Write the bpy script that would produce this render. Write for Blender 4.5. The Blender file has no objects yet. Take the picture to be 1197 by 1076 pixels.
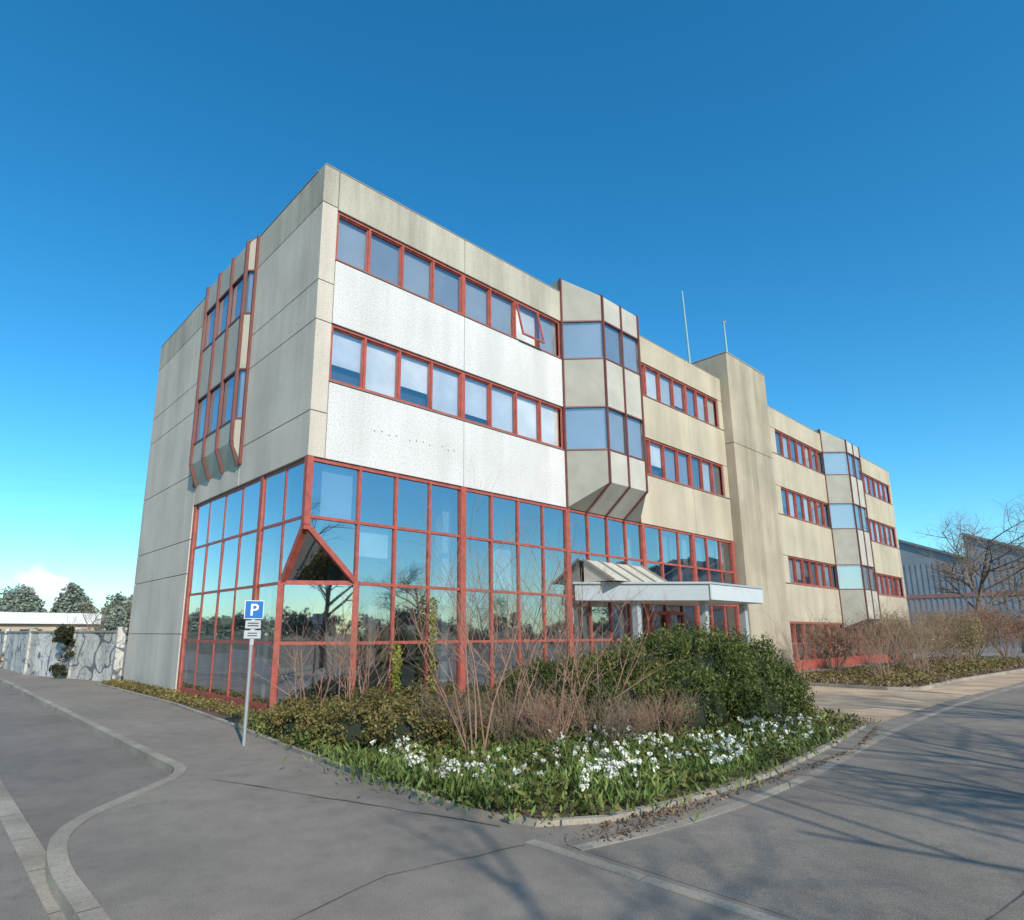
import bpy, math, random
import numpy as np
from mathutils import Vector
random.seed(7); rng=np.random.default_rng(7)
sc=bpy.context.scene
sc.view_settings.view_transform='Standard'
sc.view_settings.look='None'
sc.view_settings.exposure=0
COL=sc.collection
# ------------------------------------------------------------ materials
def newmat(name):
    m=bpy.data.materials.new(name); m.use_nodes=True
    nt=m.node_tree; b=nt.nodes['Principled BSDF']
    return m,nt,b
def N(nt,t,**kw):
    n=nt.nodes.new(t)
    for k,v in kw.items(): setattr(n,k,v)
    return n
def noise(nt,scale,detail=4,mapscale=None,rough=.55):
    tc=N(nt,'ShaderNodeTexCoord'); n=N(nt,'ShaderNodeTexNoise')
    n.inputs['Scale'].default_value=scale; n.inputs['Detail'].default_value=detail; n.inputs['Roughness'].default_value=rough
    if mapscale:
        mp=N(nt,'ShaderNodeMapping'); mp.inputs['Scale'].default_value=mapscale
        nt.links.new(tc.outputs['Object'],mp.inputs[0]); nt.links.new(mp.outputs[0],n.inputs['Vector'])
    else: nt.links.new(tc.outputs['Object'],n.inputs['Vector'])
    return n.outputs['Fac']
def ramp(nt,fac,stops):
    r=N(nt,'ShaderNodeValToRGB'); e=r.color_ramp.elements
    while len(e)<len(stops): e.new(.5)
    for i,(p,c) in enumerate(stops):
        e[i].position=p
        e[i].color=(c,c,c,1) if isinstance(c,(int,float)) else (*c,1)
    nt.links.new(fac,r.inputs[0]); return r.outputs[0]
def mul(nt,a,b,fac=1):
    m=N(nt,'ShaderNodeMix',data_type='RGBA',blend_type='MULTIPLY'); m.inputs[0].default_value=fac
    for s,v in ((m.inputs[6],a),(m.inputs[7],b)):
        if isinstance(v,tuple): s.default_value=(*v,1)
        else: nt.links.new(v,s)
    return m.outputs[2]
def bump(nt,b,h,st,dist=.02):
    bp=N(nt,'ShaderNodeBump'); bp.inputs['Strength'].default_value=st; bp.inputs['Distance'].default_value=dist
    nt.links.new(h,bp.inputs['Height']); nt.links.new(bp.outputs[0],b.inputs['Normal'])
def concrete(name,col,speck=.35,streak=.3,spscale=28,rough=.9,big=.2,extra=None):
    m,nt,b=newmat(name)
    c=mul(nt,col,ramp(nt,noise(nt,.5,6),[(.3,(1-big,1-big*1.02,1-big*1.1)),(.7,1.06)]))
    sp=noise(nt,spscale,3,rough=.75)
    c=mul(nt,c,ramp(nt,sp,[(.33,1-speck),(.48,1.0),(.7,1.1)]))
    c=mul(nt,c,ramp(nt,noise(nt,.9,7,(1.1,1.1,.12),.65),[(.36,1-streak),(.58,1)]))
    if extra: c=extra(nt,c)
    nt.links.new(c,b.inputs['Base Color']); b.inputs['Roughness'].default_value=rough
    bump(nt,b,sp,.35,.012); return m
def plain(name,col,rough=.5,var=.1,metal=0,scale=3):
    m,nt,b=newmat(name)
    c=mul(nt,col,ramp(nt,noise(nt,scale,5),[(.3,1-var),(.7,1+var*.4)]))
    nt.links.new(c,b.inputs['Base Color']); b.inputs['Roughness'].default_value=rough; b.inputs['Metallic'].default_value=metal
    return m
def leafmat(name,c1,c2,c3,trans=.25):
    m,nt,b=newmat(name)
    g=N(nt,'ShaderNodeNewGeometry')
    c=ramp(nt,g.outputs['Random Per Island'],[(0,c1),(.55,c2),(1,c3)])
    c=mul(nt,c,ramp(nt,noise(nt,1.8,3),[(.35,.6),(.65,1.2)]))
    nt.links.new(c,b.inputs['Base Color']); b.inputs['Roughness'].default_value=.6
    b.inputs['Specular IOR Level'].default_value=.25
    t=N(nt,'ShaderNodeBsdfTranslucent'); nt.links.new(c,t.inputs[0])
    mx=N(nt,'ShaderNodeMixShader'); mx.inputs[0].default_value=trans
    nt.links.new(b.outputs[0],mx.inputs[1]); nt.links.new(t.outputs[0],mx.inputs[2])
    nt.links.new(mx.outputs[0],nt.nodes['Material Output'].inputs[0]); return m
def glass(name,base=.2,tint=(.55,.62,.66),gl=(.92,.95,1)):
    m,nt,b=newmat(name); nt.nodes.remove(b)
    t=N(nt,'ShaderNodeBsdfTransparent'); t.inputs[0].default_value=(*tint,1)
    g=N(nt,'ShaderNodeBsdfGlossy'); g.inputs['Roughness'].default_value=.02; g.inputs[0].default_value=(*gl,1)
    f=N(nt,'ShaderNodeLayerWeight'); f.inputs[0].default_value=.5
    p=N(nt,'ShaderNodeMath',operation='POWER'); p.inputs[1].default_value=3.2; nt.links.new(f.outputs['Facing'],p.inputs[0])
    a=N(nt,'ShaderNodeMath',operation='MULTIPLY_ADD',use_clamp=True); a.inputs[1].default_value=1-base; a.inputs[2].default_value=base
    nt.links.new(p.outputs[0],a.inputs[0])
    bp=N(nt,'ShaderNodeBump'); bp.inputs['Strength'].default_value=.06; bp.inputs['Distance'].default_value=.05
    nt.links.new(noise(nt,.9,1),bp.inputs['Height']); nt.links.new(bp.outputs[0],g.inputs['Normal'])
    mx=N(nt,'ShaderNodeMixShader'); nt.links.new(a.outputs[0],mx.inputs[0])
    nt.links.new(t.outputs[0],mx.inputs[1]); nt.links.new(g.outputs[0],mx.inputs[2])
    nt.links.new(mx.outputs[0],nt.nodes['Material Output'].inputs[0]); return m

m_beige=concrete('aggregate_beige',(.50,.43,.32),streak=.2,big=.15)
m_side=concrete('aggregate_grey_beige',(.56,.50,.425),speck=.28,streak=.18,big=.15)
m_white=concrete('aggregate_white',(.60,.58,.57),speck=.3,streak=.12,spscale=22,big=.08)
m_parapet=concrete('aggregate_parapet',(.48,.44,.36),streak=.34,big=.18)
m_tower=concrete('tower_concrete',(.43,.365,.27),streak=.3,speck=.18)
m_joint=plain('joint_dark',(.08,.07,.06),.9)
m_red=plain('red_frame_paint',(.375,.08,.055),.55,.3,scale=6)
m_dred=plain('dark_red_rib',(.16,.05,.04),.5,.2)
m_panel=plain('oriel_panel',(.28,.27,.22),.5,.18,scale=1.5)  # darker than the front panels: shade on the bay cheeks put into colour
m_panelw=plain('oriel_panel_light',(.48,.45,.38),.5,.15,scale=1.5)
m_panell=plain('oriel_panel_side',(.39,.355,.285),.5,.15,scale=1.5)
m_blind=[plain('blind_%d'%i,c,.8,.12,scale=1.2) for i,c in enumerate([(.36,.39,.41),(.26,.29,.33),(.55,.55,.53),(.1,.12,.14)])]
m_blw=[plain('curtain_%d'%i,c,.8,.25,scale=1.2) for i,c in enumerate([(.8,.8,.78),(.66,.69,.72),(.88,.86,.82)])]
m_dark=plain('interior_dark',(.05,.05,.055),.9)
m_int=plain('interior_wall',(.2,.2,.19),.9)
m_ceil=plain('interior_ceiling',(.5,.5,.48),.9)
m_floor=plain('interior_floor',(.14,.125,.11),.6)
m_gl=glass('window_glass',.22,(.85,.88,.9))
m_glu=glass('window_glass_bright',.28,(.92,.93,.93))
m_glg=glass('ground_glass',.42,(.55,.62,.66))
m_canopy=plain('canopy_metal',(.34,.37,.39),.4,.08)
m_canw=plain('canopy_white',(.50,.53,.54),.4,.05)
m_coping=plain('coping_metal',(.30,.28,.25),.6)
m_sill=plain('sill_metal',(.22,.17,.14),.6)
m_galv=plain('galvanised_pole',(.45,.47,.48),.4,.1,.6)
m_mast=plain('mast_green',(.25,.42,.45),.5)
# ------------------------------------------------------------ mesh builder
class MB:
    def __init__(s): s.v=[];s.f=[];s.m=[];s.mats=[]
    def mi(s,mat):
        if mat not in s.mats: s.mats.append(mat)
        return s.mats.index(mat)
    def poly(s,pts,mat):
        i=len(s.v); s.v+= [tuple(p) for p in pts]; s.f.append(list(range(i,i+len(pts)))); s.m.append(s.mi(mat))
    def box(s,a,b,mat):
        x0,x1=sorted((a[0],b[0]));y0,y1=sorted((a[1],b[1]));z0,z1=sorted((a[2],b[2]))
        i=len(s.v)
        s.v+=[(x0,y0,z0),(x1,y0,z0),(x1,y1,z0),(x0,y1,z0),(x0,y0,z1),(x1,y0,z1),(x1,y1,z1),(x0,y1,z1)]
        for q in ((0,3,2,1),(4,5,6,7),(0,1,5,4),(1,2,6,5),(2,3,7,6),(3,0,4,7)):
            s.f.append([i+k for k in q]); s.m.append(s.mi(mat))
    def bar(s,p0,p1,w,n,d0,d1,mat):
        p0=Vector(p0);p1=Vector(p1);n=Vector(n).normalized();t=(p1-p0).normalized()
        n=(n-t*n.dot(t)).normalized(); sd=t.cross(n)*(w/2)
        i=len(s.v)
        for p in (p0,p1):
            s.v+=[tuple(p-sd+n*d0),tuple(p+sd+n*d0),tuple(p+sd+n*d1),tuple(p-sd+n*d1)]
        for q in ((0,1,2,3),(7,6,5,4),(0,4,5,1),(1,5,6,2),(2,6,7,3),(3,7,4,0)):
            s.f.append([i+k for k in q]); s.m.append(s.mi(mat))
    def tube(s,p0,p1,r0,r1,mat,k=3):
        p0=Vector(p0);p1=Vector(p1);t=(p1-p0)
        if t.length<1e-6: return
        t.normalize(); a=t.orthogonal().normalized(); b=t.cross(a); i=len(s.v); mi=s.mi(mat)
        for p,r in ((p0,r0),(p1,r1)):
            for j in range(k):
                an=2*math.pi*j/k; s.v.append(tuple(p+a*(r*math.cos(an))+b*(r*math.sin(an))))
        for j in range(k):
            s.f.append([i+j,i+(j+1)%k,i+k+(j+1)%k,i+k+j]); s.m.append(mi)
    def obj(s,name,parent=None,bevel=0,smooth=False):
        me=bpy.data.meshes.new(name); me.from_pydata(s.v,[],s.f)
        for m in s.mats: me.materials.append(m)
        me.polygons.foreach_set('material_index',s.m)
        if smooth: me.polygons.foreach_set('use_smooth',[True]*len(s.f))
        me.update(); o=bpy.data.objects.new(name,me); COL.objects.link(o)
        if parent: o.parent=parent
        if bevel:
            b=o.modifiers.new('b','BEVEL'); b.width=bevel; b.segments=2; b.limit_method='ANGLE'
        return o
def empty(name):
    o=bpy.data.objects.new(name,None); COL.objects.link(o); return o
R=lambda s,d,z:(s,-d,z)
L=lambda s,d,z:(-d,s,z)
bld=empty('office_building')
walls=MB(); frames=MB(); gl=MB(); inn=MB(); ori=MB()
def fb(M,F,s0,s1,d0,d1,z0,z1,mat): M.box(F(s0,d0,z0),F(s1,d1,z1),mat)
G=.009
def panel(F,s0,s1,z0,z1,mat,d1=0,d0=-.3): fb(walls,F,s0+G,s1-G,d0,d1,z0+G,z1-G,mat)
def pane(F,s0,s1,z0,z1,d,mat,tilt=.006):
    a=random.uniform(-tilt,tilt); b=random.uniform(-tilt,tilt)
    gl.poly([F(s0,d-a-b,z0),F(s1,d+a-b,z0),F(s1,d+a+b,z1),F(s0,d-a+b,z1)],mat)
def strip(F,s0,s1,z0,z1,mull,thick=(),blindp=.85,glm=None,bl=None,tiltw=None):
    e=.06; glm=glm or m_gl; bl=bl or m_blind[:3]
    fb(frames,F,s0,s1,-.2,-.05,z0,z0+e,m_red); fb(frames,F,s0,s1,-.2,-.05,z1-e,z1,m_red)
    fb(walls,F,s0,s1,-.3,.025,z0-.03,z0-.002,m_sill)
    edges=[s0]+list(mull)+[s1]
    for i,s in enumerate(edges):
        w=.14 if s in thick else .06
        a,b=(s-w/2,s+w/2)
        if i==0:a,b=s,s+w
        if i==len(edges)-1:a,b=s-w,s
        fb(frames,F,a,b,-.2,-.047,z0+e,z1-e,m_red)
    for i in range(len(edges)-1):
        a,b=edges[i]+.03,edges[i+1]-.03
        if edges[i] in thick:a+=.04
        if edges[i+1] in thick:b-=.04
        if i==tiltw:
            # bottom-hung sash tilted... opened outwards at the top-hung hinge
            top=Vector(F((a+b)/2,-.05,z1-.07)); bot=Vector(F((a+b)/2,.22,z0+.12))
            nn=Vector(F(0,1,0)); hw=(b-a)/2
            for o in (-1,1):
                off=Vector(F(o*(hw-.03),0,0)); frames.bar(top+off,bot+off,.05,nn,-.025,.025,m_red)
            for p in (top,bot): frames.bar(p-Vector(F(hw,0,0)),p+Vector(F(hw,0,0)),.05,nn,-.025,.025,m_red)
            h_=Vector(F(hw-.03,0,0)); gl.poly([bot-h_,bot+h_,top+h_,top-h_],glm)
            inn.poly([F(a-.03,-.2,z0),F(b+.03,-.2,z0),F(b+.03,-.2,z1),F(a-.03,-.2,z1)],m_blw[0]); continue
        for (x0,x1,y0,y1) in ((a,b,z0+e,z0+e+.03),(a,b,z1-e-.03,z1-e),(a,a+.03,z0+e+.03,z1-e-.03),(b-.03,b,z0+e+.03,z1-e-.03)):
            fb(frames,F,x0,x1,-.15,-.085,y0,y1,m_red)
        pane(F,a,b,z0+.05,z1-.05,-.12,glm)
        r=random.random(); h=z1-z0
        zb=z0 if r<.55 else z0+h*random.choice([.06,.1,.2,.35])
        mat=random.choice(bl) if random.random()<blindp else m_blind[3]
        inn.poly([F(a-.03,-.2,zb),F(b+.03,-.2,zb),F(b+.03,-.2,z1),F(a-.03,-.2,z1)],mat)
def lin(a,b,n): return [a+(b-a)*i/n for i in range(1,n)]
ZW=[(10.65,12.0),(7.5,8.95)]
TOP=13.1; GT=5.6
# --- section A
xa,xb,xc=.42,4.57,8.84
for a,b in ((xa,xb),(xb,xc)):
    panel(R,a,b,GT,7.5-.03,m_white,.0); panel(R,a,b,8.95,10.62,m_white,.0); panel(R,a,b,12.0,TOP,m_parapet,.0)
for z0,z1 in ZW:
    strip(R,xa,xc-.02,z0,z1,[1.38,2.42,3.46,4.57,5.64,6.7,7.77],(4.57,),glm=m_glu if z0<9 else m_gl,bl=m_blw if z0<9 else m_blind[:2],blindp=1,tiltw=6 if z0>9 else None)
# fixing holes of a removed sign
for i in range(13):
    x=1.7+i*.21; z=6.55+.03*math.sin(i*2.1)
    if i in (4,9): continue
    walls.poly([(x+.018*math.cos(a*math.pi/4),-.006,z+.018*math.sin(a*math.pi/4)) for a in range(8)],m_joint)
# --- section B
for a,b in ((8.9,12.9),(12.9,16.9),(16.9,20.0)):
    panel(R,a,b,GT,7.47,m_beige); panel(R,a,b,8.95,10.62,m_beige); panel(R,a,b,12.0,TOP,m_beige)
for z0,z1 in ZW:
    strip(R,12.95,19.6,z0,z1,[13.9,14.9,15.9,16.9,17.8,18.7],(16.9,),bl=m_blind[:3]+m_blw[:1])
    panel(R,19.6,20.0,z0,z1,m_beige)
    panel(R,8.9,12.95,z0,z1,m_beige,-.1)
# --- section C
ZC=ZW+[(4.1,5.45)]
for a,b in ((24,28.3),(28.3,32.4),(32.4,36.2),(36.2,40.6),(40.6,45)):
    panel(R,a,b,5.45,7.47,m_beige); panel(R,a,b,8.95,10.62,m_beige); panel(R,a,b,12.0,TOP,m_beige); panel(R,a,b,2.25,4.07,m_beige)
for z0,z1 in ZC:
    panel(R,24,25.6,z0,z1,m_beige); strip(R,25.6,32.3,z0,z1,lin(25.6,32.3,7),blindp=.6)
    panel(R,32.3,36.2,z0,z1,m_beige,-.1); strip(R,36.2,44.6,z0,z1,lin(36.2,44.6,8),blindp=.6); panel(R,44.6,45,z0,z1,m_beige)
# --- left face
def lp(y0,y1,zl,mat=m_side):
    for i in range(len(zl)-1):
        walls.box((0,y0+G,zl[i]+G),(.3,y1-G,zl[i+1]-G),m_parapet if zl[i]>12 else mat)
zl=[GT,6.68,8.93,9.95,12.05,TOP]
for i in range(len(zl)-1):
    walls.box((0,0,zl[i]+G),(xa-G,.5,zl[i+1]-G),m_parapet if zl[i]>12 else m_side)
for i in range(len(zl)-1):
    walls.box((0.003,.5,zl[i]+G),(.3,4.0-G,zl[i+1]-G),m_parapet if zl[i]>12 else m_side)
lp(4.0,7.6,zl); lp(7.6,13.6,[0,1.7,3.5,4.55,6.68,8.93,9.95,12.05,TOP])
inn.box((.29,.34,GT+.02),(44.7,13.3,12.85),m_dark)
walls.box((.3,13.3,0),(45,13.6,TOP-.01),m_side)
walls.box((44.7,.3,0),(45,13.3,TOP-.01),m_side)
inn.box((24.,.34,2.3),(44.7,13.3,GT),m_dark)
walls.box((.04,.52,0+GT+.02),(.28,13.5,12.9),m_joint)
walls.box((.45,.03,5.63),(8.8,.28,7.44),m_joint); walls.box((.45,.03,8.98),(8.8,.28,10.6),m_joint); walls.box((.45,.03,12.03),(8.8,.28,12.9),m_joint)
walls.box((.04,7.7,.05),(.28,13.5,GT),m_joint)
fb(walls,R,.01,20,-.34,.012,TOP-.005,TOP+.025,m_coping); fb(walls,R,24,45,-.34,.012,TOP-.005,TOP+.025,m_coping)
walls.box((-.012,.35,TOP-.005),(.33,13.6,TOP+.025),m_coping)
T0=-.4
walls.box((20,T0,0),(21.98,1.6,10.0),m_tower); walls.box((22.0,T0,0),(24,1.6,10.0),m_tower)
walls.box((20,T0,10.02),(24,1.6,14.3),m_tower)
walls.box((19.98,T0-.02,14.3),(24.02,1.62,14.36),m_coping)
walls.box((20.9,.3,14.36),(21.7,.9,14.6),m_galv)
for x in (24,45-.5): walls.box((x,0.002,0),(x+.5,.3,2.25),m_beige)
fb(frames,R,24.5,44.5,-.2,0,.0,.45,m_red)
e=lin(24.5,44.5,18)
for s in [24.5]+e+[44.5]: fb(frames,R,s-.05,s+.05,-.2,-.02,.45,2.2,m_red)
fb(frames,R,24.5,44.5,-.2,-.015,2.17,2.25,m_red); fb(frames,R,24.5,44.5,-.2,-.025,1.2,1.26,m_red)
ee=[24.5]+e+[44.5]
for i in range(len(ee)-1): pane(R,ee[i]+.05,ee[i+1]-.05,.45,2.17,-.1,m_glg)
inn.box((24.5,2.3,0),(44.6,2.4,2.28),m_int)
# --- ground floor curtain wall
RZ=[.12,1.52,2.85,4.25,5.55]
def curtain(F,mulls,thick,zr=RZ,first=None,proud=0):
    for i,s in enumerate(mulls):
        w=.18 if s in thick else .07
        if first and i==0: continue
        fb(frames,F,s-w/2,s+w/2,-.16,(.0 if s in thick else -.03)-proud,0,5.6,m_red)
    for z in zr:
        for i in range(len(mulls)-1):
            if first and i==0 and z<4: continue
            a=mulls[i]+(.09 if mulls[i] in thick else .035); b=mulls[i+1]-(.09 if mulls[i+1] in thick else .035)
            if z<1: fb(frames,F,a,b,-.15,-.036-proud,0,.2,m_red)
            else: fb(frames,F,a,b,-.15,-.036-proud,z-.035,z+.035,m_red)
    for i in range(len(mulls)-1):
        for j in range(len(zr)-1):
            if first and i==0 and j<3: continue
            pane(F,mulls[i]+.03,mulls[i+1]-.03,zr[j],zr[j+1],-.08,m_glg,.007)
MR=[0.0,1.38,2.42,3.46,4.57,5.64,6.7,7.77,8.9,9.95,11.0,12.05,13.1,14.3,15.5,16.6,17.7,18.8,19.9]
ML=[0.0,1.2,2.5,3.78,5.0,6.25,7.5]
curtain(R,MR,(4.57,8.9,13.1,16.6,19.9),first=True)
curtain(L,ML,(2.5,7.5),first=True,proud=.03)
cx,cy=1.38,1.0
frames.box((-.0,0,3.95),(.15,.15,5.6),m_red)
for F,c in ((R,cx),(L,cy)):
    gl.poly([F(.1,-.08,4.0),F(c,-.08,2.85),F(c,-.08,4.25),F(.1,-.08,4.25)],m_glg)
    if F is L:
        gl.poly([F(c,-.08,0.1),F(1.2,-.08,.1),F(1.2,-.08,4.25),F(c,-.08,4.25)],m_glg)
A=Vector((.03,.03,4.1)); Bp=Vector((cx,.03,2.85)); Cp=Vector((.03,cy,2.85))
frames.bar(A,Bp,.12,(0,-1,0),-.12,.035,m_red); frames.bar(A,Cp,.12,(-1,0,0),-.12,.035,m_red)
nc=Vector((-(cy),-(cx),0)).normalized()
frames.bar(Bp,Cp,.09,nc,-.06,.04,m_red)
gl.poly([A,Bp,Cp],m_glg)
for p in (Bp,Cp): frames.bar((p.x,p.y,0),(p.x,p.y,2.9),.13,nc,-.08,.06,m_red)
for z in (.12,1.52): frames.bar((Bp.x,Bp.y,z),(Cp.x,Cp.y,z),.07,nc,-.04,.03,m_red)
gl.poly([(Bp.x,Bp.y,0),(Cp.x,Cp.y,0),(Cp.x,Cp.y,2.85),(Bp.x,Bp.y,2.85)],m_glg)
# interior
inn.box((.3,.3,-.05),(20,13,.015),m_floor)
inn.box((.3,.2,GT-.02),(20,13,GT+.015),m_ceil)
inn.box((3.5,5.2,.015),(20,5.3,GT-.03),m_int); inn.box((.3,8.2,.015),(3.5,8.3,GT-.03),m_int)
inn.box((8.9,.3,.015),(9.0,5.2,GT-.03),m_int)
inn.box((9.0,.4,2.9),(20,5.2,3.05),m_ceil)
for x,y in ((4.6,.9),(4.6,4.5),(1.2,4.6),(13.1,.8),(16.6,.8)): inn.box((x-.15,y-.15,.015),(x+.15,y+.15,GT-.03),m_blind[2])
for x in (2.6,5.2,6.9): inn.box((x,2.2,.015),(x+1.3,2.9,.8),m_blind[3])
for i in range(5): inn.box((3.9+i*1.0,5.12,1.0),(4.5+i*1.0,5.19,2.4),m_dark)
inn.box((1.55,.25,3.5),(2.35,.27,4.2),m_blw[0]); inn.box((5.7,.25,2.95),(6.6,.27,4.2),m_blind[2]); inn.box((.5,.25,4.3),(1.3,.27,5.5),m_blind[2])
for i in range(6): inn.box((14.4+i*.9,.3,4.35),(15.1+i*.9,.32,5.5),m_blind[i%3])
# entrance doors
for s0,s1 in ((13.2,14.3),(14.34,15.45)):
    for a,b,c,d in ((s0,s0+.11,.03,2.5),(s1-.11,s1,.03,2.5),(s0+.11,s1-.11,2.38,2.5),(s0+.11,s1-.11,.03,.3),(s0+.11,s1-.11,1.1,1.2)):
        fb(frames,R,a,b,-.02,.05,c,d,m_red)
# canopy
can=MB()
cp=[(9.1,-.02),(12.1,-2.85),(15.7,-2.85),(15.7,-.02)]
def prism(M,pts,z0,z1,mat,matt=None):
    n=len(pts)
    M.poly([(x,y,z1) for x,y in pts],matt or mat); M.poly([(x,y,z0) for x,y in reversed(pts)],matt or mat)
    for i in range(n):
        a,b=pts[i],pts[(i+1)%n]; M.poly([(a[0],a[1],z0),(b[0],b[1],z0),(b[0],b[1],z1),(a[0],a[1],z1)],mat)
prism(can,cp,2.72,3.22,m_canopy,m_canw)
cp2=[(9.0,-.02),(12.08,-2.92),(15.76,-2.92),(15.76,-.02)]
prism(can,cp2,3.22,3.28,m_canopy,m_canw)
can.box((12.1,-2.89,2.74),(15.73,-2.86,3.21),m_canw)
can.bar((12.1,-2.87,2.74),(12.1,-2.87,3.21),.05,(-.3,-1,0),-.02,.03,m_canopy)
for x,y in ((10.75,-1.1),(12.7,-2.3),(15.2,-2.4)): can.box((x-.1,y-.1,0),(x+.1,y+.1,2.72),m_canopy)
sk0=4.02
for i in range(4):
    a=9.6+i*.8; b=a+.76
    can.poly([(a,-.0,sk0),(b,0,sk0),(b,-1.15,3.3),(a,-1.15,3.3)],m_panelw)
for i in range(5):
    a=9.58+i*.8
    can.bar((a,0,sk0),(a,-1.15,3.3),.06,(0,-.6,.8),-.03,.05,m_panel)
can.poly([(9.6,0,sk0),(9.6,-1.15,3.3),(9.6,0,3.3)],m_panelw); can.poly([(12.8,0,sk0),(12.8,-1.15,3.3),(12.8,0,3.3)],m_panelw)
can.obj('entrance_canopy',bld)
# oriels
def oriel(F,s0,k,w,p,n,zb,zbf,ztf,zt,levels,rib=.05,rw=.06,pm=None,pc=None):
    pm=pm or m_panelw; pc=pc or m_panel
    lo=sorted(levels)
    segs=[];z=None
    for i,(a,b) in enumerate(lo):
        segs.append((z,a,False)); segs.append((a,b,True)); z=b
    segs.append((z,None,False))
    P=[(s0,0)]+[(s0+k+w*i/n,p) for i in range(n+1)]+[(s0+2*k+w,0)]
    for i in range(len(P)-1):
        a,b=P[i],P[i+1]; cheek=i in(0,len(P)-2)
        ba,bb=(zb if a[1]==0 else zbf),(zb if b[1]==0 else zbf)
        ta,tb=(zt if a[1]==0 else ztf),(zt if b[1]==0 else ztf)
        for z0,z1,win in segs:
            a0=ba if z0 is None else z0;b0=bb if z0 is None else z0
            a1=ta if z1 is None else z1;b1=tb if z1 is None else z1
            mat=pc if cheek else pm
            q=[F(a[0],a[1],a0),F(b[0],b[1],b0),F(b[0],b[1],b1),F(a[0],a[1],a1)]
            if win:
                j=random.uniform(-.004,.004)
                gl.poly([F(a[0],a[1]-.03+j,a0),F(b[0],b[1]-.03-j,b0),F(b[0],b[1]-.03-j,b1),F(a[0],a[1]-.03+j,a1)],m_gl)
                inn.poly([F(a[0]+.02,a[1]-.1,a0),F(b[0]-.02 if b[1]==0 else b[0],b[1]-.1,b0),F(b[0],b[1]-.1,b1),F(a[0]+.02,a[1]-.1,a1)],m_blind[1] if cheek else random.choice([m_blind[1],m_blind[0]]))
            else: ori.poly(q,mat)
        nrm=Vector(F(b[1]-a[1],0,0))*-1+Vector(F(0,1,0))*abs(b[0]-a[0])
        for z0,z1 in lo:
            for z in (z0,z1): ori.bar(F(a[0],a[1],z),F(b[0],b[1],z),.05,nrm,-.04,.02,m_dred)
        if not cheek:
            ori.poly([F(a[0],0,zb),F(b[0],0,zb),F(b[0],p,zbf),F(a[0],p,zbf)],pm)
            ori.poly([F(a[0],-.35,zt),F(b[0],-.35,zt),F(b[0],0,zt),F(a[0],0,zt)],pc)
            ori.poly([F(a[0],0,zt),F(b[0],0,zt),F(b[0],p,ztf),F(a[0],p,ztf)],pm)
    for a,b in ((P[0],P[1]),(P[-1],P[-2])):
        ori.poly([F(a[0],0,zb),F(b[0],p,zbf),F(b[0],0,zb)],pc)
        ori.poly([F(a[0],0,zt),F(b[0],p,ztf),F(b[0],0,zt)],pc)
        ori.poly([F(a[0],0,zt),F(b[0],0,zt),F(b[0],-.35,zt),F(a[0],-.35,zt)],pc)
        ori.poly([F(a[0],0.0,12.9),F(a[0],-.35,12.9),F(a[0],-.35,zt),F(a[0],0,zt)],pc)
        ori.bar(F(a[0],0,zb),F(a[0],0,zt),rw,F(0,1,0),-.03,rib,m_dred)
    ori.poly([F(P[0][0],-.35,12.9),F(P[-1][0],-.35,12.9),F(P[-1][0],-.35,zt),F(P[0][0],-.35,zt)],pc)
    for q in P[1:-1]:
        s=q[0]
        ori.bar(F(s,p,zbf-.02),F(s,p,ztf+.02),rw,F(0,1,0),-.02,rib,m_dred)
        nv=Vector(F(0,(zbf-zb),-p)); ori.bar(F(s,0,zb),F(s,p,zbf),rw,nv,-.02,rib,m_dred)
        nv=Vector(F(0,(zt-ztf),p)); ori.bar(F(s,p,ztf),F(s,0,zt),rw,nv,-.02,rib*.6,m_dred)
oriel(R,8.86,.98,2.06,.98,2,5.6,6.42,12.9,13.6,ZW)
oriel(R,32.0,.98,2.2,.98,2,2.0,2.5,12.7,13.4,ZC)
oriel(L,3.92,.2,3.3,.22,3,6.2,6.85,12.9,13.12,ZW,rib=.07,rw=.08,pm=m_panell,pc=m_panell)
ori.obj('bay_windows',bld); walls.obj('concrete_walls',bld,bevel=.012); frames.obj('red_frames',bld); gl.obj('glazing',bld); inn.obj('interior',bld)
mm=MB()
mm.tube((19.3,1.0,13.1),(18.85,.9,17.5),.06,.035,m_mast,8); mm.tube((22.1,.5,14.3),(22.0,.5,16.9),.06,.04,m_mast,8)
mm.box((18.8,.8,12.9),(19.8,1.2,13.25),m_coping)
mm.tube((19.25,1.0,14.0),(20,1,13.6),.03,.03,m_mast,6)
mm.box((22.02,.42,16.8),(22.1,.58,16.98),m_galv)
mm.obj('roof_masts',bld,smooth=False)
# ------------------------------------------------------------ ground
def asphalt(name,col,var=.22):
    m,nt,b=newmat(name)
    c=mul(nt,col,ramp(nt,noise(nt,.35,6,rough=.6),[(.3,1-var),(.5,1),(.72,1+var)]))
    f=noise(nt,110,2,rough=.85)
    c=mul(nt,c,ramp(nt,f,[(.3,.5),(.5,1),(.72,1.6)]))
    c=mul(nt,c,ramp(nt,noise(nt,3.5,5,rough=.65),[(.3,.85),(.65,1.08)]))
    c=mul(nt,c,ramp(nt,noise(nt,1.1,7,rough=.7),[(.28,.62),(.4,1)]))
    c=mul(nt,c,ramp(nt,noise(nt,14,4,rough=.7),[(.25,.75),(.38,1),(.68,1),(.8,1.25)]))
    nt.links.new(c,b.inputs['Base Color']); b.inputs['Roughness'].default_value=.85
    bump(nt,b,f,.5,.01); return m
m_asph=asphalt('asphalt_pavement',(.215,.182,.148))
m_patch=asphalt('asphalt_patch',(.19,.162,.132))
m_road=asphalt('asphalt_road',(.18,.154,.128))
m_road2=asphalt('asphalt_road_light',(.22,.19,.158))
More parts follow.
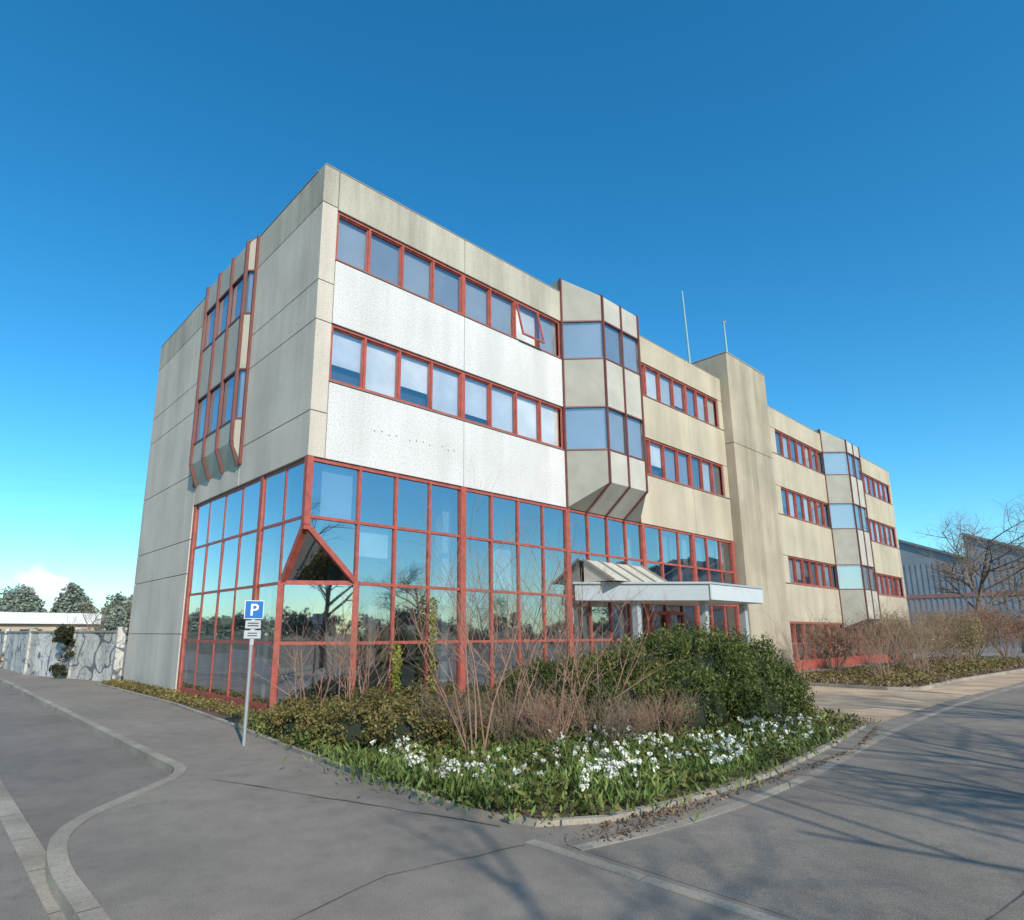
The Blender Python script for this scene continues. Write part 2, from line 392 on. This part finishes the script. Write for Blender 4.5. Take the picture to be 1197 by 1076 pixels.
m_seam=plain('tar_seam',(.075,.068,.06),.7,.3,scale=20)
m_kerb=concrete('kerb_concrete',(.34,.295,.235),speck=.3,spscale=40)
m_tan=concrete('tan_paving',(.48,.35,.23),speck=.25,spscale=20)
m_soil=concrete('soil',(.13,.085,.055),speck=.5,spscale=20)
m_gnd=concrete('ground_earth',(.16,.14,.075),speck=.4,spscale=3)
g=MB(); g.poly([(-2500,-2500,-.12),(2500,-2500,-.12),(2500,2500,-.12),(-2500,2500,-.12)],m_gnd); g.obj('ground')
def smoothpath(pts,it=2):
    for _ in range(it):
        o=[pts[0]]
        for a,b in zip(pts[:-1],pts[1:]):
            o.append((a[0]*.75+b[0]*.25,a[1]*.75+b[1]*.25)); o.append((a[0]*.25+b[0]*.75,a[1]*.25+b[1]*.75))
        o.append(pts[-1]); pts=o
    return pts
kp=[(-3.12,90),(-3.12,30),(-3.12,5)]+smoothpath([(-3.12,-2.3),(-3.1,-3.5),(-3.95,-4.35),(-4.75,-5.2),(-4.97,-6.2),(-4.95,-7.4)])+[(-4.95,-60)]
pv=MB(); pv.poly([(x,y,0) for x,y in kp]+[(170,-60,0),(170,90,0)],m_asph)
pv.poly([(-1.75,-50,.003),(9,-50,.003),(60,-9.6,.003),(17,-8.4,.003),(7.9,-8.6,.003),(2.3,-9.15,.003),(-.4,-9.1,.003),(-1.7,-8.85,.003)],m_patch)
def seam(pts,w=.022,z=.007):
    P=[Vector(p) for p in pts]
    for a,b in zip(P[:-1],P[1:]):
        k=max(2,int((b-a).length/.25)); t=(b-a).normalized(); n_=Vector((-t.y,t.x)); prev=None
        for i in range(k+1):
            p=a.lerp(b,i/k)+n_*random.gauss(0,.008); ww=w*random.uniform(.3,1)/2
            cur=(p+n_*ww,p-n_*ww)
            if prev: pv.poly([(*prev[0],z),(*prev[1],z),(*cur[1],z),(*cur[0],z)],m_seam)
            prev=cur
seam([(-3.05,-4.2),(-1.75,-7.9)]); seam([(-4.85,-8.6),(-3.2,-8.2),(-1.95,-8.4)],.014); seam([(3.0,-9.15),(3.3,-13),(3.2,-20)],.02); seam([(-1.7,-11.2),(6,-12),(16,-11.4)],.018)
seam([(-3.0,1.5),(-1.2,1.45)],.016); seam([(9,-9),(22,-13)],.02)
pav=pv.obj('pavement')
rd=MB(); rd.poly([(-16,-90,-.1),(-5.1,-90,-.1),(-5.1,160,-.1),(-16,160,-.1)],m_road2); rd.poly([(-4.92,-90,-.1),(-2.6,-90,-.1),(-2.6,160,-.1),(-4.92,160,-.1)],m_road); rd.obj('road')
def ribbon(M,path,w,z0,z1,mat,off=0,joint=0):
    n=len(path); Lp=[];Rp=[]
    for i in range(n):
        a=Vector(path[max(i-1,0)]);b=Vector(path[min(i+1,n-1)]);t=(b-a).normalized();nn=Vector((-t.y,t.x))
        p=Vector(path[i]); Lp.append(p+nn*(off+w/2)); Rp.append(p+nn*(off-w/2))
    for i in range(n-1):
        l0,l1,r0,r1=Lp[i],Lp[i+1],Rp[i],Rp[i+1]
        k=1
        if joint: k=max(1,int((l1-l0).length/joint))
        for j in range(min(k,60)):
            a=j/k+(0.009/max((l1-l0).length,.01) if joint and k>1 else 0); b=(j+1)/k
            if j==59: b=1
            la,lb,ra,rb=l0.lerp(l1,a),l0.lerp(l1,b),r0.lerp(r1,a),r0.lerp(r1,b)
            M.poly([(*ra,z1),(*rb,z1),(*lb,z1),(*la,z1)],mat)
        M.poly([(*l0,z0),(*l0,z1),(*l1,z1),(*l1,z0)],mat); M.poly([(*r0,z0),(*r1,z0),(*r1,z1),(*r0,z1)],mat)
k=MB(); ribbon(k,kp,.14,-.12,.008,m_kerb,joint=1.0); k.obj('kerb')
k=MB(); ribbon(k,[(-5.01,160),(-5.01,30),(-5.01,-20),(-5.01,-90)],.19,-.12,-.094,m_kerb,joint=1); ribbon(k,[(-1.85,-8.35),(-1.8,-14),(-1.8,-50)],.12,-.05,.006,m_kerb,joint=1)
ribbon(k,smoothpath([(-1.7,-8.75),(-.4,-9.0),(2.3,-9.05),(7.9,-8.5),(17,-8.3),(60,-9.5)]),.12,-.05,.006,m_kerb,joint=1); k.obj('concrete_gutter')
bedout=[(-.95,13.0),(-.9,4.5),(-1.2,0),(-1.42,-2.5),(-1.62,-5.5),(-1.7,-7.4),(-1.5,-8.1),(-.9,-8.45),(.2,-8.6),(2.3,-8.65),(5,-8.4),(7.7,-8.05),(8.4,-7.2),(8.2,-4),(8.0,-.3)]
s=MB(); s.poly([(x,y,.03) for x,y in bedout]+[(0,-.02,.03),(-.02,13,.03)],m_soil)
bed2=[(16.9,-1.2),(16.8,-6.0),(17.4,-6.7),(22,-6.6),(34,-7.2),(46,-7.2),(47,-.5)]
s.poly([(x,y,.05) for x,y in bed2],m_soil); s.obj('planting_bed')
s=MB(); ribbon(s,bedout,.08,-.05,.05,m_kerb); ribbon(s,bed2,.09,-.05,.1,m_kerb); s.obj('bed_edging',bevel=.01)
s=MB(); s.poly([(8.5,-8.1,.004),(16.7,-8.0,.004),(16.7,-.4,.004),(8.3,-.4,.004)],m_tan); s.poly([(16.7,-8.1,.0045),(70,-9.2,.0045),(70,-7.3,.0045),(17.3,-6.7,.0045)],m_tan); s.obj('tan_paving')
# ------------------------------------------------------------ vegetation
def leaves(name,C,ln,wd,mat,axis=None,jit=1.0,parent=None):
    C=np.asarray(C,dtype=np.float64); n=len(C)
    a=rng.normal(size=(n,3)); a/=np.linalg.norm(a,axis=1)[:,None]
    if axis is not None: a=a*jit+np.asarray(axis); a/=np.linalg.norm(a,axis=1)[:,None]
    b=np.cross(a,rng.normal(size=(n,3))); b/=np.linalg.norm(b,axis=1)[:,None]
    s=rng.uniform(.6,1.35,size=(n,1)); V=np.empty((n,4,3))
    V[:,0]=C-a*ln*.5*s;V[:,1]=C+b*wd*.5*s;V[:,2]=C+a*ln*.5*s;V[:,3]=C-b*wd*.5*s
    me=bpy.data.meshes.new(name); me.vertices.add(4*n); me.vertices.foreach_set('co',V.ravel())
    me.loops.add(4*n); me.loops.foreach_set('vertex_index',np.arange(4*n,dtype=np.int32)); me.polygons.add(n)
    me.polygons.foreach_set('loop_start',np.arange(0,4*n,4,dtype=np.int32)); me.materials.append(mat); me.update(calc_edges=True); me.validate()
    o=bpy.data.objects.new(name,me); COL.objects.link(o)
    if parent: o.parent=parent
    return o
def clumps(ells,nc,per,cr,fill=.0,zmin=.03,up=1.0):
    out=[]; vol=np.array([e[1][0]*e[1][1]+e[1][2]*e[1][0] for e in ells]); vol=vol/vol.sum()
    for _ in range(nc):
        c,r=ells[rng.choice(len(ells),p=vol)]
        d=rng.normal(size=3); d/=np.linalg.norm(d)
        if d[2]<-.3: d[2]*=-1
        p=np.array(c)+d*np.array(r)*rng.uniform(.8,1.1)*(1-fill*rng.random())
        q=rng.normal(size=(per,3)); q/=np.linalg.norm(q,axis=1)[:,None]
        q=q*np.array([1,1,up*rng.uniform(.8,1.2)])
        q=p+q*cr*rng.uniform(.5,1.35)*rng.uniform(.4,1.05,size=(per,1)); out.append(q)
    C=np.concatenate(out); return C[C[:,2]>zmin]
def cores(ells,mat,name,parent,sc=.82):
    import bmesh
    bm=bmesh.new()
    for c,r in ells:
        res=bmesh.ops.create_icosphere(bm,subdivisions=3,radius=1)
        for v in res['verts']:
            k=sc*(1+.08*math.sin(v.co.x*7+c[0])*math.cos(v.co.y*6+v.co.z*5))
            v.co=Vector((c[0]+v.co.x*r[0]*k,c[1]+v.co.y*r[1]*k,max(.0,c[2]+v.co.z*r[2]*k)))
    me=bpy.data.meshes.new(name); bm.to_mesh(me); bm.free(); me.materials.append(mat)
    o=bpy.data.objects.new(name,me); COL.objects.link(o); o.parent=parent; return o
m_yew=leafmat('yew_leaves',(.055,.08,.022),(.11,.14,.035),(.23,.235,.07))
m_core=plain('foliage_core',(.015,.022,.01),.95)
m_ivy=leafmat('groundcover_leaves',(.08,.095,.025),(.14,.155,.04),(.23,.21,.07))
m_olh=leafmat('hedge_leaves',(.12,.1,.035),(.2,.17,.05),(.3,.23,.09))
m_fresh=leafmat('fresh_leaves',(.1,.16,.035),(.16,.23,.055),(.25,.31,.1))
m_petal=leafmat('white_petals',(.74,.71,.58),(.8,.78,.68),(.84,.82,.76),.2)
m_dead=leafmat('dead_leaves',(.13,.08,.045),(.2,.13,.08),(.28,.2,.12),.1)
m_bark=plain('bark',(.2,.14,.1),.9,.3,scale=8)
m_twig=plain('twig',(.26,.15,.105),.8,.3,scale=4)
m_ivyy=leafmat('yellow_green_leaves',(.17,.19,.03),(.25,.27,.05),(.34,.34,.09))
m_far=leafmat('distant_foliage',(.17,.21,.17),(.22,.26,.21),(.27,.3,.24),.1)  # pale tones: distance haze is mixed into the leaf colour
yb=[((2.9,-4.5,.45),(1.15,1.0,.75)),((3.7,-4.8,.5),(1.25,1.0,.8)),((4.6,-5.2,.6),(1.3,1.1,.98)),((5.6,-5.7,.7),(1.35,1.1,1.1)),((6.7,-6.1,.65),(1.3,1.1,1.0)),((3.6,-5.6,.4),(1.1,.9,.6)),((4.4,-6.2,.4),(1.2,.9,.72)),((7.5,-6.0,.5),(1.0,1.1,.85)),((6.1,-6.9,.35),(1.2,.7,.7))]
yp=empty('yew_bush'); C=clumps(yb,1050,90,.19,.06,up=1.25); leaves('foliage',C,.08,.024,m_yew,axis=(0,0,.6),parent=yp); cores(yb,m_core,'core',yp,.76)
hb=[((-.7,-2.0,.2),(.6,1.0,.42)),((-.5,-3.2,.2),(.8,.9,.45)),((.3,-2.4,.25),(.9,1.0,.45)),((1.4,-2.6,.25),(1,.8,.5)),((.1,-4.1,.2),(1,.8,.42)),((2.2,-3.4,.2),(.8,.8,.45)),((1.0,-3.8,.2),(.9,.7,.4))]
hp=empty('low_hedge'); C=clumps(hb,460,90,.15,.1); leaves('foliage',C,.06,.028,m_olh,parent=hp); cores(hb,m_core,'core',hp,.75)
def inpoly(x,y,P):
    c=False;j=len(P)-1
    for i in range(len(P)):
        if (P[i][1]>y)!=(P[j][1]>y) and x<(P[j][0]-P[i][0])*(y-P[i][1])/(P[j][1]-P[i][1])+P[i][0]: c=not c
        j=i
    return c
BP=bedout+[(0,-.02),(-.02,13)]
pts=[];pts2=[]
while len(pts)<30000:
    x=random.uniform(-1.78,8.4);y=random.uniform(-8.75,-.3)
    if not inpoly(x,y,BP): 
        if random.random()>.25 or not inpoly(x+.1,y+.1,BP): continue
    q=math.sin(x*2.3+1)*math.cos(y*2.9)+.4*math.sin(x*6+y*5)
    h=.12+.13*(q+.6)*.8
    if q<-.6 and random.random()<.8: continue
    if x>5.5 and random.random()<.5: continue
    (pts if random.random()<.8 else pts2).append((x,y,.03+random.random()*max(.05,h)))
leaves('groundcover_plants',pts,.08,.042,m_ivy,axis=(0,0,.3)); leaves('groundcover_plants',pts2,.1,.032,m_fresh,axis=(0,0,.6))
pts=[(random.uniform(-.85,-.08),random.uniform(-.5,13),.03+random.random()*.12) for _ in range(4500)]
leaves('groundcover_plants',pts,.07,.04,m_olh)
# flowers
fl=[];lv=[]
cl=[(random.uniform(-1.5,2.4),random.uniform(-8.5,-6.0)) for _ in range(32)]+[(random.uniform(-.5,3.5),random.uniform(-8.55,-7.4)) for _ in range(22)]+[(random.uniform(3.5,5.6),random.uniform(-8.2,-7.3)) for _ in range(12)]+[(random.uniform(-1.55,-.8),random.uniform(-7.5,-4.6)) for _ in range(20)]
for cx0,cy0 in cl:
    if not inpoly(cx0,cy0,BP): continue
    nfl=random.choice([1,1,2,3,5,9]); sg=random.uniform(.06,.25)
    for _ in range(70): lv.append((cx0+random.gauss(0,.22),cy0+random.gauss(0,.22),.05+random.random()*.22))
    for _ in range(nfl):
        x=cx0+random.gauss(0,sg);y=cy0+random.gauss(0,sg);z=random.uniform(.2,.38)
        if not inpoly(x,y,BP): continue
        k_=random.uniform(.6,1.4)
        for _ in range(12): fl.append((x+random.gauss(0,.017*k_),y+random.gauss(0,.017*k_),z+random.gauss(0,.013)))
leaves('flower_leaves',lv,.13,.024,m_fresh,axis=(0,0,1.2),jit=.8)
leaves('white_flowers',fl,.038,.028,m_petal)
pts=[]
for _ in range(500): pts.append((random.gauss(-.5,.5),random.gauss(-8.62,.12),.012+random.random()*.01))
for _ in range(700):
    t=random.random(); x=-1.4+t*9.3; pts.append((x,-8.72+.55*max(0,(x-5)/3)-abs(random.gauss(0,.07)),.01))
for _ in range(2500): pts.append((random.uniform(5.4,8.3),random.uniform(-8.2,-6.6),.04+random.random()*.08))
leaves('leaf_litter',pts,.035,.02,m_dead,axis=None)
def grow(M,p,d,Ln,r,lev,mx,kids,spread,mat,up=.15,k=3):
    ns=4 if lev==0 else 3; segs=[];q=Vector(p);d=Vector(d).normalized()
    for i in range(ns):
        d=(d+Vector((random.gauss(0,.11),random.gauss(0,.11),random.gauss(0,.07)+up*.3))).normalized()
        q2=q+d*(Ln/ns); r0=r*(1-.75*i/ns); r1=r*(1-.75*(i+1)/ns)
        M.tube(q,q2,r0,r1,mat,5 if lev==0 and k>3 else 3); segs.append((q,q2,d,r0)); q=q2
    if lev<mx:
        n=kids[lev]
        for j in range(n):
            t=.3+.68*(j+random.random())/n; s=min(int(t*ns),ns-1); a,b,dd,rr=segs[s]
            pp=a.lerp(b,t*ns-s); side=Vector((random.gauss(0,1),random.gauss(0,1),random.gauss(0,.4))); side=(side-dd*side.dot(dd)).normalized()
            nd=(dd*(1-spread)+side*spread+Vector((0,0,up))).normalized()
            grow(M,pp,nd,Ln*random.uniform(.45,.7)*(1.1-.4*t),max(rr*.6,.0022),lev+1,mx,kids,spread,mat,up,k)
def shrub(x,y,h,n=9,mat=None,name='bare_shrub',wide=.5,kids=(5,4),r=.011,mx=2,lo=.5):
    M=MB()
    for i in range(n):
        a=random.random()*6.28; 
        grow(M,(x+.12*math.cos(a),y+.12*math.sin(a),.04),(wide*math.cos(a)*random.random(),wide*math.sin(a)*random.random(),1),h*random.uniform(lo,1),r,0,mx,kids,.5,mat or m_twig)
    return M.obj(name)
def tree(x,y,h,name='bare_tree',kids=(11,7,5,4),r=None,mat=None):
    M=MB(); grow(M,(x,y,-.05),(0,0,1),h*.8,r or h*.022,0,4,kids,.62,mat or m_bark,.12,5); return M.obj(name)
for x,y,h in ((.2,-5.4,3.0),(1.3,-4.9,3.3),(1.9,-5.4,2.9),(2.7,-4.0,3.3),(-.2,-2.4,2.3),(.7,-1.8,2.2),(2.3,-5.9,2.4),(-.6,-1.8,1.9)): shrub(x,y,h,7,wide=.6,kids=(6,3),r=.0135,lo=.65)
for x,y,h in ((1.9,-6.4,.85),(2.6,-6.8,.8),(1.2,-6.0,.8),(.5,-4.6,1.0),(.9,-5.4,.9)): shrub(x,y,h,22,random.choice([m_bark,m_twig]),'brown_shrub',1.1,(7,5),.007)
for x,h in ((2.42,1.5),(3.46,2.6)):
    c=[(x+random.gauss(0,.06),-.12-abs(random.gauss(0,.05)),random.random()**.8*h) for _ in range(800)]
    o=leaves('climbing_plant',c,.07,.045,m_ivyy)
for i in range(15):
    x=18.3+i*1.9; shrub(x,random.uniform(-5.8,-2.5),random.uniform(1.7,3.2),13,random.choice([m_twig,m_bark]),'bare_shrub',.9,(7,5),.012)
pts=[(random.uniform(17.2,46),random.uniform(-6.5,-2),.05+random.random()**2*.3) for _ in range(6500)]
leaves('groundcover_plants',pts,.13,.06,m_olh)
pts=[(random.uniform(17.1,46),random.uniform(-6.7,-2),.06+random.random()*.06) for _ in range(7000)]
leaves('leaf_litter',pts,.1,.06,m_dead)
def denseshrub(x,y,h,w,mat,name,n=9000):
    p=empty(name); C=clumps([((x,y,h*.5),(w,w,h*.52))],130,int(n/130),.35,.5); leaves('twigs_and_buds',C,.14,.025,mat,parent=p,axis=(0,0,.6))
    M=MB()
    for i in range(14):
        a=random.random()*6.28; grow(M,(x,y,0),(math.cos(a)*.5,math.sin(a)*.5,1),h*.95,.03,0,2,(6,5),.5,m_bark)
    M.obj('branches',p)
m_brn=leafmat('brown_buds',(.2,.1,.065),(.28,.15,.09),(.36,.22,.14),.1)
m_olv=leafmat('olive_buds',(.2,.16,.07),(.27,.21,.09),(.34,.28,.14),.1)
denseshrub(42,-3.8,3.2,2.4,m_brn,'brown_shrub'); denseshrub(47,-4.5,3.2,2.6,m_brn,'brown_shrub'); denseshrub(34,-4.2,2.7,1.8,m_olv,'olive_shrub'); denseshrub(52,-6.0,2.6,3,m_brn,'brown_shrub'); denseshrub(28,-3.5,2.5,1.6,m_olv,'olive_shrub',6000); denseshrub(22.5,-2.6,2.1,1.1,m_brn,'brown_shrub',2500)
tree(56,-1.2,11.5,kids=(14,8,6,5),mat=m_bark); tree(66,-3,9)
for x,y,h in ((-9,-21,10),(0,-23.5,12),(8,-21,11),(-13.5,-15,9)): tree(x,y,h,kids=(12,7,5,3),r=h*.022)
tree(40,-52,11,kids=(14,8,5,4)); tree(52,-50,8,kids=(12,7,5,3)); tree(25,-75,9,kids=(12,7,5,3))
# ------------------------------------------------------------ parking sign
ps=empty('parking_sign'); px,py=-1.85,-2.15
M=MB(); M.tube((px,py,0),(px,py,2.27),.03,.03,m_galv,12); M.tube((px,py,2.27),(px,py,2.275),.03,.001,m_galv,12)
M.obj('pole',ps)
m_blue=plain('sign_blue',(.01,.13,.42),.35,.05); m_wht=plain('sign_white',(.7,.7,.7),.4,.03); m_blk=plain('sign_black',(.03,.03,.03),.5); m_gry=plain('sign_grey',(.4,.43,.46),.5)
n=Vector((-.3,-1,0)).normalized(); sd=Vector((-n.y,n.x,0))
def plate(M,zc,w,h,d,mat,off=0):
    c=Vector((px,py,zc))+n*.045+sd*off; M.bar(c-Vector((0,0,h/2)),c+Vector((0,0,h/2)),w,n,d-.008,d,mat)
M=MB(); plate(M,2.12,.30,.30,.0,m_wht); plate(M,2.12,.278,.278,.003,m_blue)
plate(M,1.88,.24,.13,.0,m_gry); plate(M,1.72,.26,.13,0,m_gry)
for z in (1.90,1.86): plate(M,z,.17,.018,.003,m_blk)
for z in (1.74,1.70): plate(M,z,.15,.015,.003,m_blk)
plate(M,1.80,.06,.5,-.012,m_galv); M.obj('plates',ps)
cu=bpy.data.curves.new('P','FONT'); cu.body='P'; cu.size=.27; cu.align_x='CENTER'; cu.extrude=.002; cu.offset=.004
to=bpy.data.objects.new('tmp',cu); COL.objects.link(to); bpy.context.view_layer.update()
me=bpy.data.meshes.new_from_object(to); bpy.data.objects.remove(to); me.materials.clear(); me.materials.append(m_wht)
o=bpy.data.objects.new('letter_p',me); COL.objects.link(o); o.parent=ps
o.rotation_euler=(math.pi/2,0,math.atan2(sd.y,sd.x)); o.location=Vector((px,py,2.025))+n*.054
# ------------------------------------------------------------ left background
def graf(nt,c):
    v=noise(nt,1.1,1,rough=.3)
    a=ramp(nt,v,[(.43,1),(.445,(.25,.27,.33)),(.47,(.25,.27,.33)),(.485,1)])
    v2=noise(nt,2.3,2,rough=.4)
    a2=ramp(nt,v2,[(.52,1),(.535,(.45,.5,.6)),(.555,(.45,.5,.6)),(.57,1)])
    return mul(nt,mul(nt,c,a),a2)
m_gw=concrete('old_wall',(.60,.58,.54),speck=.3,streak=.35,spscale=6,big=.3,extra=graf)
W=MB(); path=[(-.2,13.75),(-1.0,16.8),(-2.0,21),(-2.3,34),(-2.4,60)]
ribbon(W,path,.18,0,1.75,m_gw); ribbon(W,path,.26,1.75,1.82,m_kerb)
for p in ((-.2,13.8),(-1.05,17),(-2,21),(-2.2,28)): W.box((p[0]-.14,p[1]-.14,0),(p[0]+.14,p[1]+.14,1.95),m_gw)
W.obj('concrete_wall')
m_divy=leafmat('dark_ivy_leaves',(.03,.035,.018),(.05,.06,.025),(.09,.085,.04))
C=clumps([((-1.3,16.9,.9),(.15,.3,1.0)),((-1.5,17.3,1.5),(.2,.5,.4)),((-1.35,18,.2),(.2,1.3,.25))],110,50,.13)
leaves('wall_ivy',C,.08,.05,m_divy)
C=clumps([((-2.6,38,.7),(.4,5,.7)),((-2.55,30,.3),(.3,3,.3))],110,60,.25); leaves('brown_shrub',C,.12,.05,m_brn)
tree(9,48,5.0,kids=(10,7,5,3)); tree(4.5,42,4.2,kids=(10,7,5,3)); tree(13,60,6,kids=(10,7,5,3))
m_whl=plain('warehouse_white',(.65,.66,.66),.6,.1,scale=.3); m_brw=plain('warehouse_wall',(.42,.33,.24),.8,.2,scale=.3)
W=MB(); W.box((-16,72,0),(10,100,2.7),m_brw); W.box((-16.6,71.5,2.7),(10.5,100.5,3.9),m_whl)
for i in range(7): W.box((-15+i*3.6,71.9,.5),(-13+i*3.6,72.0,2.1),m_dark)
W.obj('warehouse')
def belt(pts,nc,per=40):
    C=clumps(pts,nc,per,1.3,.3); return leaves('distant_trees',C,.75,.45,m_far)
tl=[]
for i in range(42):
    x=8+i*.9+random.uniform(-.6,.6);y=150+random.uniform(-8,14);h=4.2+2.2*math.sin(i*.55)+random.uniform(-.6,1.2)
    tl.append(((x,y,h*.6),(2.6,3,h)))
belt(tl,2200)
tl=[]
for i in range(40):
    x=-90+i*2.6;y=160+random.uniform(-10,30);tl.append(((x,y,2.4),(4,3,3.6)))
belt(tl,700)
tl=[]
for i in range(70):
    a=math.radians(-35+i*1.2); r=190; h=random.uniform(3.5,6); tl.append(((r*math.cos(a),r*math.sin(a),h*.8),(4,5,h)))
belt(tl,900)
tl=[]
for i in range(100):
    x=-160+i*4+random.uniform(-2,2);y=-105+random.uniform(-15,10);h=random.uniform(2,3.8)
    tl.append(((x,y,h*.7),(5,3,h)))
belt(tl,1300)
tl=[]
for i in range(50):
    y=-100+i*6+random.uniform(-2,2); tl.append(((-95+random.uniform(-6,6),y,2.5),(4,5,4)))
belt(tl,800)
# steam
m,nt,b=newmat('steam'); nt.nodes.remove(b)
v=N(nt,'ShaderNodeVolumePrincipled'); v.inputs['Color'].default_value=(.95,.96,.98,1); v.inputs['Anisotropy'].default_value=.0
v.inputs['Emission Color'].default_value=(.95,.96,1,1)  # glow stands in for sunlight scattered repeatedly inside the steam
tc=N(nt,'ShaderNodeTexCoord'); ln=N(nt,'ShaderNodeVectorMath',operation='LENGTH'); nt.links.new(tc.outputs['Object'],ln.inputs[0])
nz=N(nt,'ShaderNodeTexNoise'); nz.inputs['Scale'].default_value=2.2; nz.inputs['Detail'].default_value=5; nt.links.new(tc.outputs['Object'],nz.inputs['Vector'])
a1=N(nt,'ShaderNodeMath',operation='MULTIPLY_ADD'); a1.inputs[1].default_value=-.8; a1.inputs[2].default_value=.1; nt.links.new(ln.outputs['Value'],a1.inputs[0])
a2=N(nt,'ShaderNodeMath',operation='ADD'); nt.links.new(a1.outputs[0],a2.inputs[0]); nt.links.new(nz.outputs['Fac'],a2.inputs[1])
a3=N(nt,'ShaderNodeMath',operation='MULTIPLY'); a3.inputs[1].default_value=1.6; nt.links.new(a2.outputs[0],a3.inputs[0])
a4=N(nt,'ShaderNodeMath',operation='MAXIMUM'); a4.inputs[1].default_value=0; nt.links.new(a3.outputs[0],a4.inputs[0])
a5=N(nt,'ShaderNodeMath',operation='MULTIPLY'); a5.inputs[1].default_value=.5; nt.links.new(a4.outputs[0],a5.inputs[0])
nt.links.new(a4.outputs[0],v.inputs['Density']); nt.links.new(a5.outputs[0],v.inputs['Emission Strength']); nt.links.new(v.outputs[0],nt.nodes['Material Output'].inputs['Volume'])
bpy.ops.mesh.primitive_ico_sphere_add(subdivisions=3,radius=1,location=(33,285,19.5)); o=bpy.context.object; o.name='steam_cloud'; o.scale=(17,9,9); o.rotation_euler=(0,.4,0); o.data.materials.append(m)
# ------------------------------------------------------------ sawtooth hall right
m_hall=plain('hall_cladding',(.22,.25,.285),.8,.15,scale=.4); m_hred=plain('hall_red_band',(.30,.14,.12),.8); m_hroof=plain('hall_roof',(.17,.18,.19),.8)
H=MB(); X0,X1=89,135
for i in range(-2,9):
    yp_=3.9-6.9*i; yn=yp_-6.9
    H.poly([(X0,yn,0),(X0,yp_,0),(X0,yp_,13.6),(X0,yn,10.6)],m_hall)
    H.poly([(X0-.3,yp_+.1,13.7),(X1,yp_+.1,13.7),(X1,yn,10.7),(X0-.3,yn,10.7)],m_hroof)
    H.poly([(X0,yp_,10.6),(X1,yp_,10.6),(X1,yp_,13.6),(X0,yp_,13.6)],m_hroof)
    H.bar((X0,yp_,13.65),(X0,yn,10.65),.3,(-1,0,0),0,.3,m_hroof)
for z in (6.0,): H.box((X0-.12,-58,z),(X0-.02,17.5,z+.45),m_hred)
H.box((X0-.1,-58,3.4),(X0-.03,17.4,4.3),m_hroof)
for i in range(125): H.box((X0-.05,17-i*.6,0),(X0-.003,16.75-i*.6,10.3),m_hall)
H.poly([(X0,17.7,0),(X1,17.7,0),(X1,17.7,13.6),(X0,17.7,13.6)],m_hall)
H.obj('sawtooth_factory_hall')
# ------------------------------------------------------------ sky & sun
SUN_AZ=252; SUN_EL=33
w=bpy.data.worlds.new('World'); sc.world=w; w.use_nodes=True; nt=w.node_tree; bg=nt.nodes['Background']
sk=N(nt,'ShaderNodeTexSky',sky_type='NISHITA'); sk.sun_disc=False; sk.sun_elevation=math.radians(SUN_EL); sk.sun_rotation=math.radians(90-SUN_AZ); sk.air_density=1.0; sk.dust_density=.4; sk.ozone_density=2.1
mx=N(nt,'ShaderNodeMix',data_type='RGBA',blend_type='MULTIPLY'); mx.inputs[0].default_value=1; mx.inputs[7].default_value=(.75,1.04,1.09,1)
hs=N(nt,'ShaderNodeHueSaturation'); hs.inputs['Saturation'].default_value=1.22; hs.inputs['Value'].default_value=1.25
nt.links.new(sk.outputs[0],mx.inputs[6]); nt.links.new(mx.outputs[2],hs.inputs['Color']); nt.links.new(hs.outputs[0],bg.inputs[0]); bg.inputs[1].default_value=.15
sl=bpy.data.lights.new('sun','SUN'); sl.energy=5.0; sl.angle=math.radians(.5); sl.color=(1,.91,.78)
so=bpy.data.objects.new('sun',sl); COL.objects.link(so)
az=math.radians(SUN_AZ+180); el=math.radians(SUN_EL)
so.rotation_euler=Vector((math.cos(az)*math.cos(el),math.sin(az)*math.cos(el),-math.sin(el))).to_track_quat('-Z','Y').to_euler()
cd=bpy.data.cameras.new('camera'); co=bpy.data.objects.new('camera',cd); COL.objects.link(co); sc.camera=co
cd.sensor_width=36; cd.lens=21.8; cd.shift_x=.0334; cd.shift_y=.039; cd.clip_end=5000; cd.clip_start=.05
co.location=(-6.07,-12.38,1.75); co.rotation_euler=(math.radians(102.07),0,math.radians(-42))
